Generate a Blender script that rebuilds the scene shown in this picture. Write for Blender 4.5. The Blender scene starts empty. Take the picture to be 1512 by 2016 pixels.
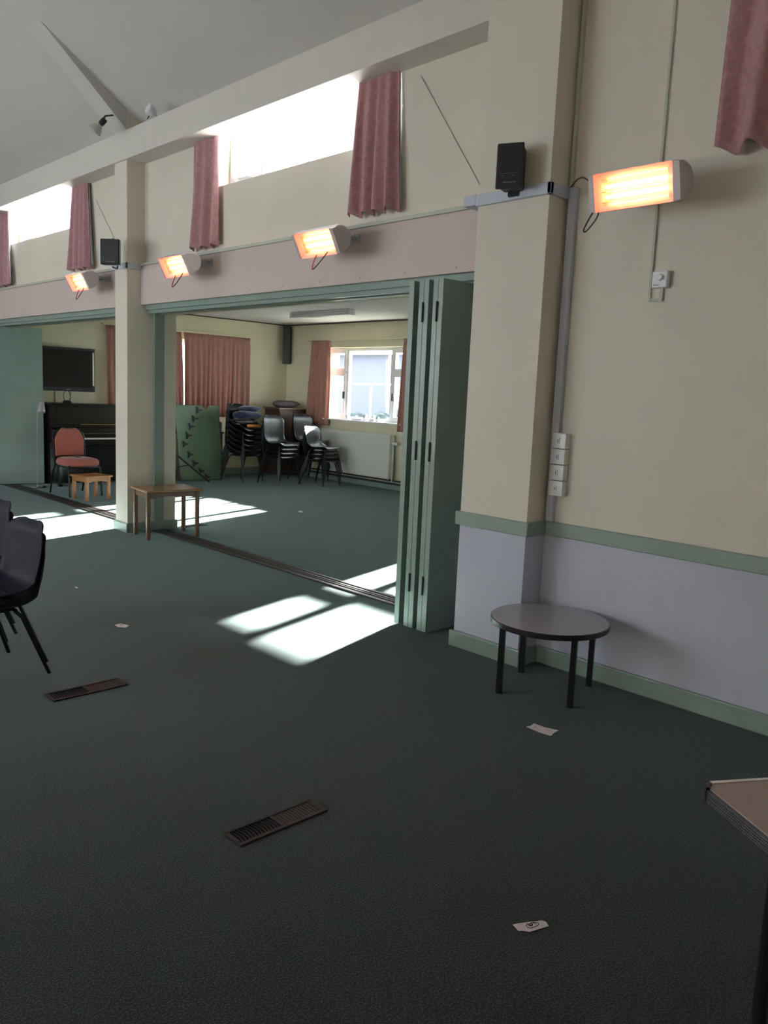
import bpy, math, random
from mathutils import Vector, Matrix
random.seed(7)
S = bpy.context.scene
C = S.collection
PI = math.pi

# ------------------------------------------------------------------ camera
cam_d = bpy.data.cameras.new('camera')
cam = bpy.data.objects.new('camera', cam_d); C.objects.link(cam)
R_ = Vector((0.72387955, -0.68855233, 0.04352109))
U_ = Vector((0.06747685, 0.13343492, 0.9887578))
D_ = Vector((0.68661872, 0.71280489, -0.14305215))
cam.matrix_world = Matrix(((R_.x, U_.x, -D_.x, 0), (R_.y, U_.y, -D_.y, 0), (R_.z, U_.z, -D_.z, 1.5), (0, 0, 0, 1)))
cam_d.sensor_fit = 'VERTICAL'; cam_d.sensor_height = 36.0; cam_d.sensor_width = 27.0
cam_d.lens = 1600 / 2016 * 36.0
cam_d.clip_start = 0.05; cam_d.clip_end = 200
S.camera = cam

# ------------------------------------------------------------------ light
S.view_settings.view_transform = 'Standard'; S.view_settings.look = 'None'
S.view_settings.gamma = 1.0; S.view_settings.use_curve_mapping = False
S.view_settings.exposure = 0.9
SKY = 5.0
w = bpy.data.worlds.new('sky'); S.world = w; w.use_nodes = True
nt = w.node_tree; nt.nodes.clear()
bg = nt.nodes.new('ShaderNodeBackground'); wo = nt.nodes.new('ShaderNodeOutputWorld')
bg.inputs['Color'].default_value = (0.86, 0.93, 1.0, 1); bg.inputs['Strength'].default_value = SKY
nt.links.new(bg.outputs[0], wo.inputs[0])
sd = bpy.data.lights.new('sun', 'SUN'); sd.energy = 80.0; sd.angle = math.radians(0.9); sd.color = (1.0, 0.96, 0.88)
sun = bpy.data.objects.new('sun', sd); C.objects.link(sun)
sun.rotation_euler = Vector((-1, -0.295, -0.342)).to_track_quat('-Z', 'Y').to_euler(); sun.location = (20, 12, 12)

def portal(loc, direction, sx, sy):
    l = bpy.data.lights.new('daylight_portal', 'AREA'); l.shape = 'RECTANGLE'; l.size = sx; l.size_y = sy
    l.cycles.is_portal = True
    o = bpy.data.objects.new('daylight_portal', l); C.objects.link(o); o.location = loc
    o.rotation_euler = Vector(direction).to_track_quat('-Z', 'Y').to_euler()
for yc in (10.05, 5.62): portal((9.42, yc, 1.65), (-1, 0, 0), 1.94, 1.2)
portal((4.19, 5.25, 3.47), (-1, 0, 0), 2.2, 0.6)
portal((4.19, 10.2, 3.47), (-1, 0, 0), 2.2, 0.6)
portal((4.19, 0.6, 3.47), (-1, 0, 0), 2.0, 0.6)
HW = [(5.4, 8.2), (9.2, 12.0)]       # windows of the opposite wall (y from, y to)
HZ = (1.2, 3.1)
for a, b in HW: portal((-3.75, (a+b)/2, sum(HZ)/2), (1, 0, 0), b-a, HZ[1]-HZ[0])

# ------------------------------------------------------------------ materials
MATS = {}
def mat(name, col, rough=0.6, metal=0.0, noise=0.0, nscale=8.0, bump=0.0, bscale=60.0, spec=0.5, trans=0.0, emit=None, estr=0.0, col2=None, sheen=0.0, coat=0.0):
    m = bpy.data.materials.new(name); m.use_nodes = True; t = m.node_tree; N = t.nodes; L = t.links
    p = N['Principled BSDF']; p.inputs['Roughness'].default_value = rough; p.inputs['Metallic'].default_value = metal
    p.inputs['Specular IOR Level'].default_value = spec
    p.inputs['Sheen Weight'].default_value = sheen; p.inputs['Coat Weight'].default_value = coat
    tc = N.new('ShaderNodeTexCoord')
    c2 = col2 or tuple(min(1, c*(1-noise)) for c in col)
    nz = N.new('ShaderNodeTexNoise'); nz.inputs['Scale'].default_value = nscale; nz.inputs['Detail'].default_value = 4
    L.new(tc.outputs['Object'], nz.inputs['Vector'])
    mx = N.new('ShaderNodeMix'); mx.data_type = 'RGBA'
    mx.inputs[6].default_value = (*col, 1); mx.inputs[7].default_value = (*c2, 1)
    rp = N.new('ShaderNodeMapRange'); rp.inputs[1].default_value = 0.35; rp.inputs[2].default_value = 0.65
    L.new(nz.outputs['Fac'], rp.inputs[0]); L.new(rp.outputs[0], mx.inputs[0]); L.new(mx.outputs[2], p.inputs['Base Color'])
    if bump:
        n2 = N.new('ShaderNodeTexNoise'); n2.inputs['Scale'].default_value = bscale; n2.inputs['Detail'].default_value = 3
        L.new(tc.outputs['Object'], n2.inputs['Vector'])
        b = N.new('ShaderNodeBump'); b.inputs['Strength'].default_value = bump; b.inputs['Distance'].default_value = 0.01
        L.new(n2.outputs['Fac'], b.inputs['Height']); L.new(b.outputs[0], p.inputs['Normal'])
    if emit:
        p.inputs['Emission Color'].default_value = (*emit, 1); p.inputs['Emission Strength'].default_value = estr
    if trans:
        tr = N.new('ShaderNodeBsdfTranslucent'); L.new(mx.outputs[2], tr.inputs['Color'])
        ms = N.new('ShaderNodeMixShader'); ms.inputs[0].default_value = trans
        L.new(p.outputs[0], ms.inputs[1]); L.new(tr.outputs[0], ms.inputs[2])
        L.new(ms.outputs[0], N['Material Output'].inputs[0])
    MATS[name] = m
    return m

cream = mat('cream_paint', (0.77, 0.71, 0.62), 0.55, noise=0.05, nscale=2.0, bump=0.05, bscale=90)
cream2 = mat('annex_cream_paint', (0.73, 0.68, 0.51), 0.6, noise=0.05, nscale=2.0, bump=0.04, bscale=90)
lilac = mat('pale_lilac_paint', (0.55, 0.56, 0.68), 0.45, noise=0.06, nscale=3.0, bump=0.04, bscale=70)
pink = mat('pale_pink_paint', (0.66, 0.55, 0.52), 0.6, noise=0.04, nscale=2.0, bump=0.03)
white = mat('white_ceiling_paint', (0.64, 0.615, 0.58), 0.8, noise=0.04, nscale=1.0, bump=0.03)
white2 = mat('side_ceiling_paint', (0.80, 0.79, 0.80), 0.8, noise=0.03, nscale=1.0)
beamw = mat('warm_white_paint', (0.70, 0.66, 0.61), 0.6, noise=0.03)
sage = mat('sage_green_paint', (0.255, 0.335, 0.30), 0.3, noise=0.08, nscale=4.0, bump=0.03, bscale=40)
pvc = mat('white_plastic', (0.82, 0.83, 0.86), 0.3, noise=0.02)
trunkm = mat('trunking_plastic', (0.60, 0.63, 0.74), 0.35, noise=0.03)
conduit_m = mat('painted_conduit', (0.55, 0.56, 0.48), 0.5, noise=0.05)
woodm = None
def wood(name, c1, c2, rough=0.35, axis=0, sc=6):
    m = bpy.data.materials.new(name); m.use_nodes = True; N = m.node_tree.nodes; L = m.node_tree.links
    p = N['Principled BSDF']; p.inputs['Roughness'].default_value = rough
    tc = N.new('ShaderNodeTexCoord'); mp = N.new('ShaderNodeMapping')
    s = [sc*4]*3; s[axis] = sc*0.5; mp.inputs['Scale'].default_value = s
    nz = N.new('ShaderNodeTexNoise'); nz.inputs['Scale'].default_value = 2; nz.inputs['Detail'].default_value = 5; nz.inputs['Distortion'].default_value = 0.6
    cr = N.new('ShaderNodeValToRGB'); cr.color_ramp.elements[0].position = 0.3; cr.color_ramp.elements[1].position = 0.7
    cr.color_ramp.elements[0].color = (*c1, 1); cr.color_ramp.elements[1].color = (*c2, 1)
    L.new(tc.outputs['Object'], mp.inputs[0]); L.new(mp.outputs[0], nz.inputs['Vector']); L.new(nz.outputs['Fac'], cr.inputs[0]); L.new(cr.outputs[0], p.inputs['Base Color'])
    return m
oak = wood('oak_wood', (0.14, 0.075, 0.045), (0.23, 0.125, 0.07))
oaktop = wood('oak_top_wood', (0.26, 0.13, 0.055), (0.36, 0.19, 0.085), 0.25)
pine = wood('orange_pine_wood', (0.36, 0.155, 0.06), (0.46, 0.21, 0.085), 0.3)
brownwood = wood('brown_wood', (0.045, 0.025, 0.018), (0.08, 0.042, 0.028), 0.4)
# carpet
def carpet_mat():
    m = bpy.data.materials.new('green_carpet'); m.use_nodes = True; N = m.node_tree.nodes; L = m.node_tree.links
    p = N['Principled BSDF']; p.inputs['Roughness'].default_value = 0.95; p.inputs['Specular IOR Level'].default_value = 0.25
    p.inputs['Sheen Weight'].default_value = 0.36; p.inputs['Sheen Roughness'].default_value = 0.5; p.inputs['Sheen Tint'].default_value = (0.55, 0.75, 0.75, 1)
    tc = N.new('ShaderNodeTexCoord')
    a = N.new('ShaderNodeTexNoise'); a.inputs['Scale'].default_value = 170; a.inputs['Detail'].default_value = 3
    b = N.new('ShaderNodeTexNoise'); b.inputs['Scale'].default_value = 1.2; b.inputs['Detail'].default_value = 2
    cr = N.new('ShaderNodeValToRGB'); e = cr.color_ramp.elements
    e[0].position = 0.40; e[0].color = (0.002, 0.005, 0.005, 1); e[1].position = 0.62; e[1].color = (0.050, 0.056, 0.047, 1)
    x = cr.color_ramp.elements.new(0.5); x.color = (0.008, 0.014, 0.0135, 1)
    mx = N.new('ShaderNodeMix'); mx.data_type = 'RGBA'; mx.blend_type = 'MULTIPLY'; mx.inputs[0].default_value = 0.35
    L.new(tc.outputs['Object'], a.inputs['Vector']); L.new(tc.outputs['Object'], b.inputs['Vector'])
    L.new(a.outputs['Fac'], cr.inputs[0]); L.new(cr.outputs[0], mx.inputs[6]); L.new(b.outputs['Color'], mx.inputs[7]); L.new(mx.outputs[2], p.inputs['Base Color'])
    bp = N.new('ShaderNodeBump'); bp.inputs['Strength'].default_value = 0.5; bp.inputs['Distance'].default_value = 0.005
    L.new(a.outputs['Fac'], bp.inputs['Height']); L.new(bp.outputs[0], p.inputs['Normal'])
    return m
carpet = carpet_mat()
def curtain_mat(name, c1, c2, tr):
    m = mat(name, c1, 0.85, col2=c2, nscale=38, trans=tr, sheen=0.3, bump=0.15, bscale=200)
    return m
rose = curtain_mat('dusty_rose_fabric', (0.62, 0.36, 0.38), (0.52, 0.28, 0.31), 0.22)
terra = curtain_mat('terracotta_fabric', (0.50, 0.26, 0.21), (0.40, 0.20, 0.165), 0.12)
liningm = mat('white_lining_fabric', (0.75, 0.77, 0.82), 0.9, noise=0.05, trans=0.1)
blackm = mat('black_plastic', (0.018, 0.018, 0.022), 0.45, noise=0.2, nscale=20)
shellm = mat('charcoal_plastic', (0.013, 0.013, 0.016), 0.34, noise=0.15, nscale=12, bump=0.05, bscale=250)
navym = mat('navy_plastic', (0.007, 0.009, 0.026), 0.6, spec=0.25, noise=0.25, nscale=9, bump=0.05, bscale=250)
tubem = mat('black_steel', (0.015, 0.015, 0.017), 0.3, metal=0.4, noise=0.1)
navyfab = mat('navy_fabric', (0.018, 0.026, 0.075), 0.95, noise=0.3, nscale=30, sheen=0.3, bump=0.3, bscale=80)
darkfab = mat('dark_patterned_fabric', (0.05, 0.045, 0.055), 0.95, col2=(0.18, 0.14, 0.15), nscale=60, bump=0.3, bscale=60)
redfab = mat('rust_red_fabric', (0.42, 0.12, 0.09), 0.9, noise=0.15, nscale=50, sheen=0.2, bump=0.15, bscale=150)
orangef = mat('orange_plastic', (0.65, 0.27, 0.05), 0.6, noise=0.2, nscale=20)
pianom = mat('black_lacquer', (0.012, 0.010, 0.010), 0.18, noise=0.2, nscale=5)
screenm = mat('dark_screen', (0.008, 0.008, 0.010), 0.12, noise=0.1)
ivory = mat('ivory_keys', (0.8, 0.78, 0.7), 0.3, noise=0.02)
chrome = mat('chrome', (0.7, 0.7, 0.72), 0.15, metal=1.0, noise=0.02)
brass = mat('brass', (0.45, 0.30, 0.15), 0.3, metal=1.0, noise=0.1)
bronze = mat('brown_track_metal', (0.085, 0.075, 0.075), 0.4, metal=0.7, noise=0.2, nscale=20)
steel = mat('dull_steel', (0.016, 0.022, 0.024), 0.5, metal=0.0, spec=0.25, noise=0.25, nscale=15)
pit_shade = mat('painted_pit_shade', (0.006, 0.006, 0.006), 0.9)  # near-black colour painted in for the shade inside the vents
greybody = mat('pale_grey_enamel', (0.62, 0.55, 0.56), 0.4, noise=0.04)
reflm = mat('heater_reflector', (0.90, 0.35, 0.28), 0.4, metal=0.4, noise=0.05)  # red glow around the elements is put into the metal colour
tubeglow = mat('glowing_element', (1, 0.4, 0.1), 0.5, emit=(1.0, 0.15, 0.06), estr=50.0)
cordm = mat('brown_cord', (0.09, 0.055, 0.035), 0.6)
lamgrey = mat('grey_laminate', (0.33, 0.325, 0.37), 0.22, noise=0.05, nscale=30)
lamwarm = mat('warm_grey_laminate', (0.30, 0.265, 0.25), 0.35, noise=0.04, nscale=30)
edgeblack = mat('black_edging', (0.007, 0.007, 0.008), 0.3, noise=0.1)
edgegrey = mat('ribbed_grey_edging', (0.10, 0.105, 0.12), 0.45, noise=0.3, nscale=90)
radm = mat('white_radiator_enamel', (0.72, 0.72, 0.68), 0.35, noise=0.03)
pipem = mat('dark_pipe', (0.04, 0.04, 0.04), 0.4)
paperm = mat('white_paper', (0.72, 0.72, 0.76), 0.8, noise=0.08, nscale=40)
inkm = mat('black_ink', (0.01, 0.01, 0.015), 0.6)
boardm = mat('green_board_paint', (0.15, 0.24, 0.15), 0.45, noise=0.25, nscale=2.5)
lensm = mat('frosted_lens', (0.45, 0.44, 0.40), 0.12, noise=0.1, nscale=30)
boxm = mat('cardboard', (0.20, 0.17, 0.14), 0.8, noise=0.3, nscale=9)
lampm = mat('silver_paint', (0.42, 0.42, 0.44), 0.35, metal=0.4, noise=0.1)
diff = mat('prismatic_diffuser', (0.72, 0.76, 0.76), 0.35, noise=0.03)
greymark = mat('grey_print', (0.16, 0.16, 0.18), 0.5)
def glass_mat():
    m = bpy.data.materials.new('window_glass'); m.use_nodes = True; N = m.node_tree.nodes; L = m.node_tree.links
    for n in list(N):
        if n.type == 'BSDF_PRINCIPLED': N.remove(n)
    t = N.new('ShaderNodeBsdfTransparent'); t.inputs[0].default_value = (0.95, 0.97, 0.97, 1)
    g = N.new('ShaderNodeBsdfGlossy'); g.inputs['Roughness'].default_value = 0.02
    ms = N.new('ShaderNodeMixShader'); ms.inputs[0].default_value = 0.06; L.new(t.outputs[0], ms.inputs[1]); L.new(g.outputs[0], ms.inputs[2])
    L.new(ms.outputs[0], N['Material Output'].inputs[0])
    return m
glass = glass_mat()
def brick_mat():
    m = bpy.data.materials.new('brick'); m.use_nodes = True; N = m.node_tree.nodes; L = m.node_tree.links
    p = N['Principled BSDF']; p.inputs['Roughness'].default_value = 0.9
    tc = N.new('ShaderNodeTexCoord'); mp = N.new('ShaderNodeMapping'); mp.inputs['Rotation'].default_value = (PI/2, 0, PI/2)
    b = N.new('ShaderNodeTexBrick'); b.inputs['Scale'].default_value = 2.2
    b.inputs['Color1'].default_value = (0.12, 0.115, 0.18, 1); b.inputs['Color2'].default_value = (0.10, 0.11, 0.17, 1); b.inputs['Mortar'].default_value = (0.16, 0.17, 0.22, 1)
    L.new(tc.outputs['Object'], mp.inputs[0]); L.new(mp.outputs[0], b.inputs['Vector']); L.new(b.outputs['Color'], p.inputs['Base Color'])
    return m
brick = brick_mat()
grass = mat('grass', (0.12, 0.14, 0.10), 0.9, noise=0.4, nscale=3)
leafm = mat('leaves', (0.035, 0.06, 0.06), 0.8, noise=0.5, nscale=6)

# ------------------------------------------------------------------ mesh helpers
class MB:
    def __init__(s): s.v = []; s.f = []; s.m = []; s.ms = []
    def _mi(s, m):
        if m not in s.ms: s.ms.append(m)
        return s.ms.index(m)
    def add(s, vs, fs, m):
        o = len(s.v); s.v += [tuple(q) for q in vs]; k = s._mi(m)
        for f in fs: s.f.append([o+i for i in f]); s.m.append(k)
        return s
    def box(s, x0, x1, y0, y1, z0, z1, m, M=None):
        vs = [(x, y, z) for x in (x0, x1) for y in (y0, y1) for z in (z0, z1)]
        if M is not None: vs = [tuple(M @ Vector(q)) for q in vs]
        return s.add(vs, [(0, 1, 3, 2), (4, 6, 7, 5), (0, 4, 5, 1), (2, 3, 7, 6), (0, 2, 6, 4), (1, 5, 7, 3)], m)
    def tube(s, pts, r, m, n=8, closed=False, cap=True, smooth=True):
        P = [Vector(p) for p in pts]; k = len(P)
        rr = r if isinstance(r, (list, tuple)) else [r]*k
        T = []
        for i in range(k):
            a = P[(i-1) % k] if (closed or i > 0) else P[0]; b = P[(i+1) % k] if (closed or i < k-1) else P[-1]
            d = (b-a); T.append(d.normalized() if d.length > 1e-9 else Vector((0, 0, 1)))
        ref = Vector((0, 0, 1)) if abs(T[0].z) < 0.9 else Vector((1, 0, 0))
        nrm = (ref - T[0]*ref.dot(T[0])).normalized(); vs = []
        for i in range(k):
            nrm = (nrm - T[i]*nrm.dot(T[i])); nrm = nrm.normalized() if nrm.length > 1e-6 else T[i].orthogonal().normalized()
            bn = T[i].cross(nrm)
            for j in range(n):
                a = 2*PI*j/n; vs.append(P[i] + (nrm*math.cos(a) + bn*math.sin(a))*rr[i])
        fs = []
        for i in range(k if closed else k-1):
            for j in range(n):
                i2 = (i+1) % k; fs.append((i*n+j, i*n+(j+1) % n, i2*n+(j+1) % n, i2*n+j))
        if cap and not closed: fs.append(tuple(reversed(range(n)))); fs.append(tuple(range((k-1)*n, k*n)))
        return s.add(vs, fs, m)
    def lathe(s, prof, m, n=32, M=None, cap=True):
        vs = []
        for r, z in prof:
            for j in range(n):
                a = 2*PI*j/n; q = Vector((r*math.cos(a), r*math.sin(a), z)); vs.append(M @ q if M is not None else q)
        fs = [(i*n+j, i*n+(j+1) % n, (i+1)*n+(j+1) % n, (i+1)*n+j) for i in range(len(prof)-1) for j in range(n)]
        if cap: fs.append(tuple(reversed(range(n)))); fs.append(tuple(range((len(prof)-1)*n, len(prof)*n)))
        return s.add(vs, fs, m)
    def prism(s, poly, z0, z1, m, M=None):
        n = len(poly); vs = [Vector((x, y, z0)) for x, y in poly] + [Vector((x, y, z1)) for x, y in poly]
        if M is not None: vs = [M @ q for q in vs]
        return s.add(vs, [tuple(reversed(range(n))), tuple(range(n, 2*n))] + [(i, (i+1) % n, n+(i+1) % n, n+i) for i in range(n)], m)
    def grid(s, nu, nv, fn, m):
        vs = [fn(i/(nu-1), j/(nv-1)) for i in range(nu) for j in range(nv)]
        return s.add(vs, [(i*nv+j, (i+1)*nv+j, (i+1)*nv+j+1, i*nv+j+1) for i in range(nu-1) for j in range(nv-1)], m)
    def build(s, name, parent=None, loc=(0, 0, 0), rot=(0, 0, 0), bevel=0.0, solid=0.0, sub=0, smooth=False, seg=2):
        me = bpy.data.meshes.new(name); me.from_pydata(s.v, [], s.f)
        for m in s.ms: me.materials.append(m)
        for p, k in zip(me.polygons, s.m): p.material_index = k; p.use_smooth = smooth
        me.validate(); me.update()
        o = bpy.data.objects.new(name, me); C.objects.link(o); o.location = loc; o.rotation_euler = rot
        if parent is not None: o.parent = parent
        import bmesh
        b = bmesh.new(); b.from_mesh(me); bmesh.ops.recalc_face_normals(b, faces=b.faces); b.to_mesh(me); b.free()
        if solid:
            q = o.modifiers.new('solid', 'SOLIDIFY'); q.thickness = solid; q.offset = 0
        if bevel:
            q = o.modifiers.new('bevel', 'BEVEL'); q.width = bevel; q.segments = seg; q.limit_method = 'ANGLE'; q.angle_limit = math.radians(40)
            q.harden_normals = False
        if sub:
            q = o.modifiers.new('sub', 'SUBSURF'); q.levels = sub; q.render_levels = sub
        return o

def tag(o, label, cat, group=None, kind=None):
    o['label'] = label; o['category'] = cat
    if group: o['group'] = group
    if kind: o['kind'] = kind
    return o
def thing(name, loc, rz, label, cat, group=None, kind=None):
    o = bpy.data.objects.new(name, None); C.objects.link(o); o.location = loc; o.rotation_euler = (0, 0, rz); o.empty_display_size = 0.1
    return tag(o, label, cat, group, kind)
def struct(o, label, cat): return tag(o, label, cat, kind='structure')
def copy_tree(o, parent=None):
    c = o.copy(); C.objects.link(c)
    if parent is not None: c.parent = parent
    for ch in o.children: copy_tree(ch, c)
    return c
def wall_x(name, x0, x1, y0, y1, z0, z1, holes, m, label):
    """wall whose faces look along x, with rectangular holes (ya, yb, za, zb)"""
    b = MB(); y = y0
    for (a, c, za, zb) in sorted(holes):
        if a > y: b.box(x0, x1, y, a, z0, z1, m)
        b.box(x0, x1, a, c, z0, za, m)
        if zb < z1: b.box(x0, x1, a, c, zb, z1, m)
        y = c
    if y < y1: b.box(x0, x1, y, y1, z0, z1, m)
    return struct(b.build(name), label, 'wall')
def wall_y(name, x0, x1, y0, y1, z0, z1, holes, m, label):
    b = MB(); x = x0
    for (a, c, za, zb) in sorted(holes):
        if a > x: b.box(x, a, y0, y1, z0, z1, m)
        b.box(a, c, y0, y1, z0, za, m)
        if zb < z1: b.box(a, c, y0, y1, zb, z1, m)
        x = c
    if x < x1: b.box(x, x1, y0, y1, z0, z1, m)
    return struct(b.build(name), label, 'wall')

# ------------------------------------------------------------------ structure
struct(MB().box(-3.9, 9.45, -3.2, 13.7, -0.25, 0, carpet).build('floor'), 'dark green speckled carpet over hall and side room', 'floor')
XW = 3.845
# main hall wall right of the pier: cream above the dado, lilac below
b = MB()
b.box(XW, XW+0.3, -3.2, 2.7, 0, 0.80, lilac)
b.box(XW, XW+0.3, -3.2, 2.7, 0.80, 3.2, cream)
b.box(XW, XW+0.3, -3.2, -0.4, 3.2, 4.0, cream); b.box(XW, XW+0.3, 1.55, 2.7, 3.2, 4.0, cream); b.box(XW, XW+0.3, -0.4, 1.55, 3.78, 4.0, cream)
struct(b.build('wall_right'), 'cream wall with lilac lower part right of the pier', 'wall')
XU = 3.95
wall_x('wall_upper', XU, 4.15, 3.1, 13.7, 2.62, 3.98, [(4.15, 6.33, 3.2, 3.76), (9.05, 11.27, 3.2, 3.76)], cream, 'cream upper wall with clerestory windows over the openings')
# pier and column
b = MB()
b.box(3.67, 4.4, 2.665, 3.15, 0, 0.80, lilac); b.box(3.67, 4.4, 2.665, 3.15, 0.80, 2.62, cream); b.box(3.67, 4.1, 2.665, 3.15, 2.62, 4.15, cream)
struct(b.build('wall_pier'), 'wide cream pier with lilac base beside the folded doors', 'pier')
b = MB(); b.box(3.765, 4.30, 7.644, 7.9, 0, 2.62, cream); b.box(3.765, 4.0, 7.644, 7.9, 2.62, 4.1, cream)
struct(b.build('wall_column'), 'slim cream column between the two wide openings', 'column')
b = MB(); b.box(3.85, 4.3, 12.1, 13.7, 0, 2.62, cream)
struct(b.build('wall_far_right'), 'cream wall beyond the second opening', 'wall')
# beam, rib, ceilings
struct(MB().box(3.74, 3.95, -3.2, 13.7, 3.60, 3.86, beamw).build('trim_1', bevel=0.004), 'long warm white boxed beam under the sloping ceiling', 'beam')
zc = lambda x: 4.06 + 0.65*(3.765-x)
b = MB(); XR = 0.12
XE = 4.04
b.add([(XE, -3.3, zc(XE)), (XE, 13.8, zc(XE)), (XR, 13.8, zc(XR)), (XR, -3.3, zc(XR)), (XE, -3.3, zc(XE)+.2), (XE, 13.8, zc(XE)+.2), (XR, 13.8, zc(XR)+.2), (XR, -3.3, zc(XR)+.2)],
      [(0, 1, 2, 3), (4, 7, 6, 5), (0, 3, 7, 4), (1, 5, 6, 2), (0, 4, 5, 1), (3, 2, 6, 7)], white)
xl = -4.1
b.add([(xl, -3.3, zc(4.3)), (xl, 13.8, zc(4.3)), (XR, 13.8, zc(XR)), (XR, -3.3, zc(XR)), (xl, -3.3, zc(4.3)+.2), (xl, 13.8, zc(4.3)+.2), (XR, 13.8, zc(XR)+.2), (XR, -3.3, zc(XR)+.2)],
      [(0, 1, 2, 3), (4, 7, 6, 5), (0, 3, 7, 4), (1, 5, 6, 2), (0, 4, 5, 1), (3, 2, 6, 7)], white)
struct(b.build('ceiling'), 'white pitched ceiling of the main hall', 'ceiling')
b = MB()
rib = [(3.765, 3.87), (3.765, 4.07), (2.90, zc(2.90)+0.01), (3.02, zc(3.02)-0.012), (3.4, 4.20)]
for y in (7.644, 7.9): b.add([(x, y, z) for x, z in rib], [tuple(range(5))], white)
b.add([(x, y, z) for y in (7.644, 7.9) for x, z in rib], [(i, (i+1) % 5, 5+(i+1) % 5, 5+i) for i in range(5)], white)
struct(b.build('trim_2'), 'tapering white haunch under the ceiling above the column', 'rafter haunch')
# unseen sides of the hall
wall_x('wall_left', -3.9, -3.6, -3.2, 13.7, 0, 4.2, [(a, c, HZ[0], HZ[1]) for a, c in HW], cream, 'cream wall opposite with tall windows')
struct(MB().box(-3.9, 4.25, -3.4, -3.2, 0, 6.8, cream).build('wall_near'), 'cream end wall behind the viewer', 'wall')
struct(MB().box(-3.9, 4.25, 13.7, 13.9, 0, 6.8, cream).build('wall_far'), 'cream far end wall of the main hall', 'wall')
# side room
ZA = 2.66
struct(MB().box(4.0, 9.5, 2.6, 12.4, ZA, ZA+0.15, white2).build('ceiling_side_room'), 'flat white ceiling of the side room', 'ceiling')
WA = (9.06, 11.04); WB = (4.88, 6.36); WZ = (1.05, 2.25)
wall_x('wall_window_side', 9.04, 9.4, 2.6, 12.4, 0, ZA, [(WB[0], WB[1], *WZ), (WA[0], WA[1], *WZ)], cream2, 'pale cream window wall of the side room')
wall_y('wall_end', 4.0, 9.1, 12.1, 12.4, 0, ZA, [(5.85, 8.0, 1.1, 2.25)], cream2, 'pale cream end wall of the side room behind piano and curtains')
struct(MB().box(4.0, 9.1, 2.6, 2.8, 0, ZA, cream2).build('wall_side_near'), 'cream near wall of the side room', 'wall')
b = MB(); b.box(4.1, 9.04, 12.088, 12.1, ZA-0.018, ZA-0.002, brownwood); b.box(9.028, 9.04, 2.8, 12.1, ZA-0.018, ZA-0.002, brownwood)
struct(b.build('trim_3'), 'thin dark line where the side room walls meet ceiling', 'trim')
# fascias, door head tracks, jambs
b = MB(); b.box(3.907, 4.2, 3.15, 7.644, 2.27, 2.655, pink)
for k in range(9): 
    yy = 3.5 + k*0.45; b.box(3.9055, 3.907, yy, yy+0.006, 2.30, 2.306, brownwood)
struct(b.build('trim_4'), 'pale pink boxed fascia over the near opening', 'fascia')
struct(MB().box(3.907, 4.2, 7.9, 12.1, 2.27, 2.655, pink).build('trim_5'), 'pale pink boxed fascia over the far opening', 'fascia')
def head(name, y0, y1, label):
    b = MB(); b.box(3.955, 3.99, y0, y1, 2.225, 2.27, sage); b.box(3.99, 4.03, y0, y1, 2.195, 2.27, sage); b.box(4.10, 4.16, y0, y1, 2.195, 2.27, sage)
    b.box(4.03, 4.10, y0, y1, 2.25, 2.27, steel); b.box(4.16, 4.19, y0, y1, 2.22, 2.27, sage)
    b.box(4.19, 4.3, y0, y1, 2.21, 2.62, cream2)
    struct(b.build(name), label, 'door head')
head('trim_6', 3.15, 7.644, 'sage green door head track over the near opening')
head('trim_7', 7.9, 12.1, 'sage green door head track over the far opening')
b = MB(); b.box(4.045, 4.156, 7.620, 7.644, 0, 2.27, sage); struct(b.build('trim_8', bevel=0.003), 'sage green door jamb strip on the column', 'door jamb')
b = MB(); b.box(4.045, 4.156, 7.9, 7.924, 0, 2.27, sage); b.box(4.045, 4.156, 12.076, 12.1, 0, 2.27, sage); b.box(4.045, 4.156, 3.15, 3.174, 0, 2.27, sage)
struct(b.build('trim_9'), 'sage green door jambs at the ends of the openings', 'door jamb')
# dado and baseboards
b = MB()
b.box(3.645, 3.67, 2.64, 3.17, 0.752, 0.832, sage); b.box(3.67, 3.82, 2.64, 2.665, 0.752, 0.832, sage); b.box(3.82, 3.845, -3.2, 2.665, 0.752, 0.832, sage)
b.box(3.67, 3.9, 3.15, 3.17, 0.752, 0.832, sage)
struct(b.build('trim_10', bevel=0.005), 'sage green dado rail round pier and wall', 'dado rail')
b = MB()
b.box(3.648, 3.67, 2.643, 3.172, 0, 0.10, sage); b.box(3.67, 3.823, 2.643, 2.665, 0, 0.10, sage); b.box(3.823, 3.845, -3.2, 2.665, 0, 0.10, sage)
struct(b.build('baseboard_right', bevel=0.007), 'sage green skirting along pier and right wall', 'baseboard')
b = MB(); b.box(3.745, 3.765, 7.624, 7.92, 0, 0.095, sage); b.box(3.765, 4.32, 7.624, 7.644, 0, 0.095, sage); b.box(3.765, 4.32, 7.9, 7.92, 0, 0.095, sage); b.box(4.30, 4.32, 7.644, 7.9, 0, .095, sage)
struct(b.build('baseboard_column', bevel=0.005), 'sage green skirting round the column', 'baseboard')
b = MB(); b.box(9.02, 9.04, 2.8, 12.1, 0, 0.12, sage); b.box(4.3, 9.02, 12.08, 12.1, 0, 0.12, sage)
struct(b.build('baseboard_side_room', bevel=0.005), 'sage green skirting of the side room', 'baseboard')
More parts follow.
